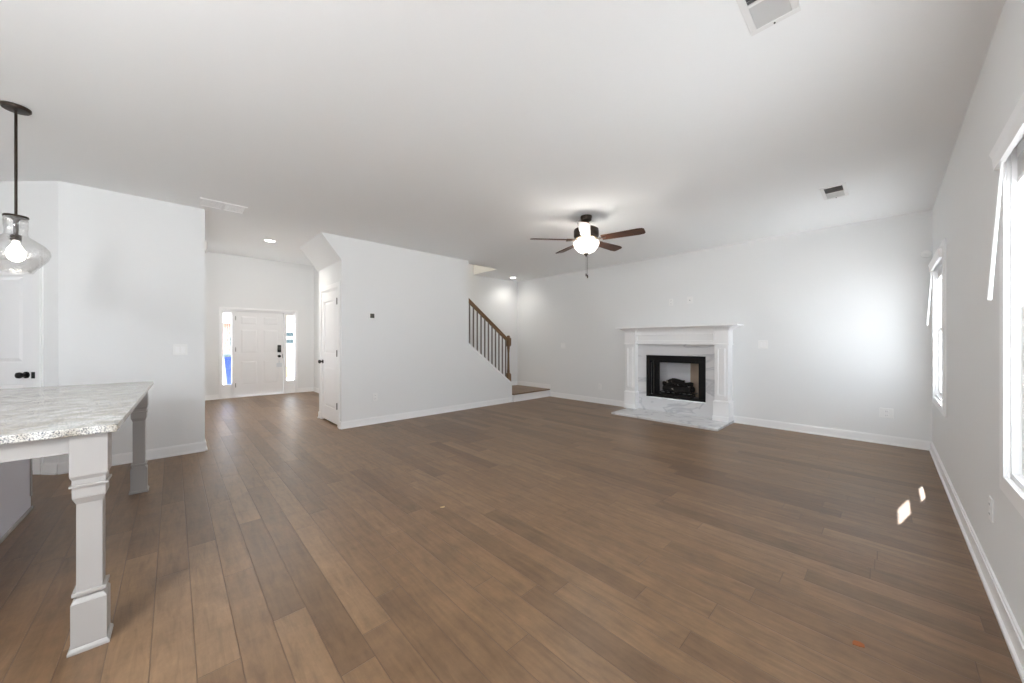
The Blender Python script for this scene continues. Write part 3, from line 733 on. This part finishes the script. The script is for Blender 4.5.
# unseen lamps added to brighten the room and the entry
ch = thing('added_flush_light', 'added unseen round flush ceiling light in the entry above the front door hall', 'ceiling light', (-8.3, 1.35, FH))  # lamp added out of sight to brighten the entry
MB().lathe([(0, 0), (.15, 0), (.155, -.015), (0, -.018)], seg=32).build('base_plate', 'bronze', ch, smooth=True)
MB().lathe([(.14, -.018), (.13, -.035), (.08, -.05), (0, -.055)], seg=32, caps=False).build('glass_dome', 'bowl', ch, smooth=True)
lamp_point('entry_fill_lamp', ch, (0, 0, -.075), 5, (1, .98, .96), .02)
recessed(-8.1, .75, FH, 'added unseen recessed light in the raised entry ceiling near the left wall', 16)  # this and the next are hidden fill lamps added for the entry
recessed(-8.1, 2.05, FH, 'added unseen recessed light in the raised entry ceiling near the right wall', 16)
def globe(x, y, w_, label):  # unseen pendant added as fill light for the room
    ch = thing('added_globe_pendant', label, 'pendant light', (x, y, H), 0, 'added opal globe pendants behind the camera')
    MB().lathe([(0, 0), (.07, 0), (.065, -.025), (0, -.03)]).build('canopy', 'bronze', ch, smooth=True)
    MB().tube((0, 0, -.02), (0, 0, -.47), .007).build('stem', 'bronze', ch)
    MB().lathe([(0, -.45), (.05, -.455), (.055, -.48), (0, -.482)]).build('cap', 'bronze', ch, smooth=True)
    R_ = .24
    MB().lathe([(R_*math.sin(PI*i/16)+.0001, -.47-R_+R_*math.cos(PI*i/16)) for i in range(17)], seg=32, caps=False).build('glass_globe', 'fanbowl', ch, smooth=True)
    lamp_point('globe_fill_lamp', ch, (0, 0, -.47-R_), w_, (.92, .965, 1), .2)
globe(-.85, -1.25, 62, 'added opal globe pendant over the breakfast area outside the photo')
globe(-2.2, -3.3, 9, 'added opal globe pendant at the rear of the kitchen outside the photo')

# ------------------------------------------------------------------ pendants over the island
def pendant(x, y, label):
    p = thing('pendant_light', label, 'pendant light', (x, y, H), 0, 'glass pendants over the island')
    MB().lathe([(0, 0), (.062, 0), (.062, -.012), (.056, -.020), (.012, -.024), (0, -.024)]).build('canopy', 'bronze', p, smooth=True)
    MB().tube((0, 0, -.02), (0, 0, -.70), .0065).build('stem', 'bronze', p)
    MB().lathe([(0, -.695), (.050, -.697), (.052, -.708), (.020, -.716), (.012, -.73), (.010, -.815), (.022, -.825), (.024, -.855), (0, -.858)]).build('socket', 'bronze', p, smooth=True)
    prof = [(.048, -.705), (.050, -.76), (.046, -.80), (.050, -.825), (.072, -.842), (.115, -.875), (.136, -.905), (.140, -.935), (.130, -.965), (.10, -1.01), (.075, -1.045), (.068, -1.06), (.0, -1.068)]
    inner = [(max(r-.003, 0), z+.002) for r, z in prof[::-1]]
    MB().lathe(prof, seg=48, caps=False).build('glass_shade', 'seeded', p, smooth=True)
    MB().lathe([(0, -.855), (.013, -.86), (.018, -.885), (.034, -.912), (.040, -.94), (.034, -.97), (.018, -.988), (0, -.993)], seg=24).build('bulb', 'bulb', p, smooth=True)
    return p
pendant(-3.85, -.73, 'clear seeded glass pendant light on a bronze stem over the island')
pendant(-2.70, -.74, 'added second glass pendant over the island outside the left edge of the photo')  # out of view, added to help light the room

# ------------------------------------------------------------------ kitchen island
_d = math.radians(-1.1); _px, _py = -4.385, -.125          # the island stands a degree off the walls
_o = Matrix.Rotation(_d, 2) @ Vector((-3.27-_px, -.85-_py))
il = thing('kitchen_island', 'kitchen island with a granite countertop on square posts', 'kitchen island', (_px+_o.x, _py+_o.y, 0), _d)
ix, iy = -3.27, -.85
def L(x0, x1, y0, y1, z0, z1): return B(x0-ix, x1-ix, y0-iy, y1-iy, z0, z1)
L(-4.385, -2.18, -1.75, -.122, .864, .894).build('countertop', 'granite', il, bevel=.004)
L(-4.345, -2.24, -1.70, -.76, .0, .863).build('cabinet_body', 'island2', il)
MB().box(-4.35-ix, -2.235-ix, -.760-iy, -.750-iy, 0, .02).box(-2.24-ix, -2.23-ix, -1.70-iy, -.76-iy, 0, .02).build('shoe_moulding', 'island', il)
L(-4.348, -4.32, -.762, -.754, .10, .863).build('corner_bead', 'island', il)
def leg(xf, yf):
    """xf: +x face, yf: +y face of the square post (11 cm)"""
    cx, cy_ = xf-.0525-ix, yf-.0525-iy
    mb = MB(); h = .046
    mb.frustum(cx, cy_, 0, .012, .056, .056, .056, .056).frustum(cx, cy_, .012, .022, .056, .056, .050, .050)
    mb.box(cx-.048, cx+.048, cy_-.048, cy_+.048, .02, .195)
    mb.frustum(cx, cy_, .195, .212, .048, .048, .038, .038)
    mb.box(cx-.046, cx+.046, cy_-.046, cy_+.046, .222, .236)
    mb.box(cx-.035, cx+.035, cy_-.035, cy_+.035, .21, .60)
    mb.frustum(cx, cy_, .585, .612, .035, .035, .045, .045)
    mb.box(cx-.045, cx+.045, cy_-.045, cy_+.045, .612, .655)
    mb.box(cx-.052, cx+.052, cy_-.052, cy_+.052, .655, .664)
    mb.box(cx-.045, cx+.045, cy_-.045, cy_+.045, .664, .69)
    mb.frustum(cx, cy_, .684, .700, .045, .045, .051, .051)
    mb.box(cx-.051, cx+.051, cy_-.051, cy_+.051, .70, .863)
    return mb.build('leg', 'island', il, bevel=.0015)
leg(-2.2, -.15); leg(-4.2, -.147)
L(-2.232, -2.214, -.76, -.253, .793, .863).build('apron', 'island', il)
L(-4.29, -4.272, -.76, -.25, .793, .863).build('apron', 'island', il)
L(-4.20, -2.305, -.205, -.187, .793, .863).build('apron', 'island', il)

# ------------------------------------------------------------------ debris on the floor
def debris(loc, rz, s, m, label):
    mb = MB(); n = 7
    pts = [((.5+.5*random.random())*s*math.cos(2*PI*i/n), (.35+.35*random.random())*s*math.sin(2*PI*i/n)) for i in range(n)]
    mb.prism(pts, 'z', 0, .002)
    o = mb.build('wood_chip', m, loc=loc, rot=(0, 0, rz)); tag(o, label, 'wood chip')
debris((-.078, 2.024, .0005), .6, .03, 'chip', 'orange wood chip on the floor at the lower right')
debris((-2.282, 1.461, .0005), 1.2, .022, 'tansiding', 'pale wood shaving on the bare floor in the middle of the room')

# ------------------------------------------------------------------ outside
gz = -.35
o = struct('ground', B(-60, 40, -45, 45, gz-.2, gz), 'concrete')
struct('porch_floor', B(XF-2.2, XF-.13, -.6, 3.4, gz, -.02), 'concrete')
# blue wheeled bin on the porch
wb = thing('wheelie_bin', 'blue wheeled bin with dark lid outside the left sidelight', 'wheeled bin', (-11.6, 1.19, -.02))
MB().frustum(0, 0, .06, .88, .21, .20, .28, .27).build('bin_body', 'blue', wb, bevel=.015)
MB().frustum(0, 0, .88, .95, .30, .29, .26, .25).build('lid', 'shut', wb, bevel=.01)
for s_ in (-1, 1): MB().lathe([(0, -.025), (.09, -.025), (.09, .025), (0, .025)], -.2, s_*.2, .09, 20, 'y').build('wheel', 'black', wb)
def house(loc, rz, w_, d_, h_, mwall, mroof, label, win):
    t = thing('house', label, 'house', loc, rz)
    B(-d_/2, d_/2, -w_/2, w_/2, 0, h_).build('walls', mwall, t)
    MB().prism([(-w_/2-.4, h_-.05), (w_/2+.4, h_-.05), (0, h_+w_*.28)], 'x', -d_/2-.4, d_/2+.4).build('roof', mroof, t)
    for (y, z, ww, hh) in win:
        f = B(d_/2, d_/2+.06, y-ww/2, y+ww/2, z, z+hh).build('window_frame', 'white_out', t)
        B(d_/2+.06, d_/2+.07, y-ww/2+.05, y+ww/2-.05, z+.05, z+hh-.05).build('pane', 'shut', f)
    return t
M['paleroof'] = mat('pale_shingle', srgb(190, 175, 168), .9)
house((-37, 0.2, gz), 0, 9, 8, 3.0, 'brick', 'paleroof', 'pinkish brick house far behind the left sidelight', [(3.2, 1.2, .9, .9), (-1, 1.2, .9, 1.2)])
house((-27, 9.3, gz), 0, 11, 8, 3.15, 'tansiding', 'roof', 'cream house with dark windows behind the right sidelight', [(-4.5, 1.85, 1.6, .34), (-4.5, 1.47, 1.6, .34), (1, 1.4, 1.2, .9)])
md = MB().lathe([(1.1, 0), (.8, .18), (.4, .36), (.15, .43), (0, .45)], seg=20).build('dirt_mound', 'dirt', loc=(-19.3, 3.95, gz), smooth=True)
tag(md, 'brown dirt mound low in the right sidelight', 'dirt mound')
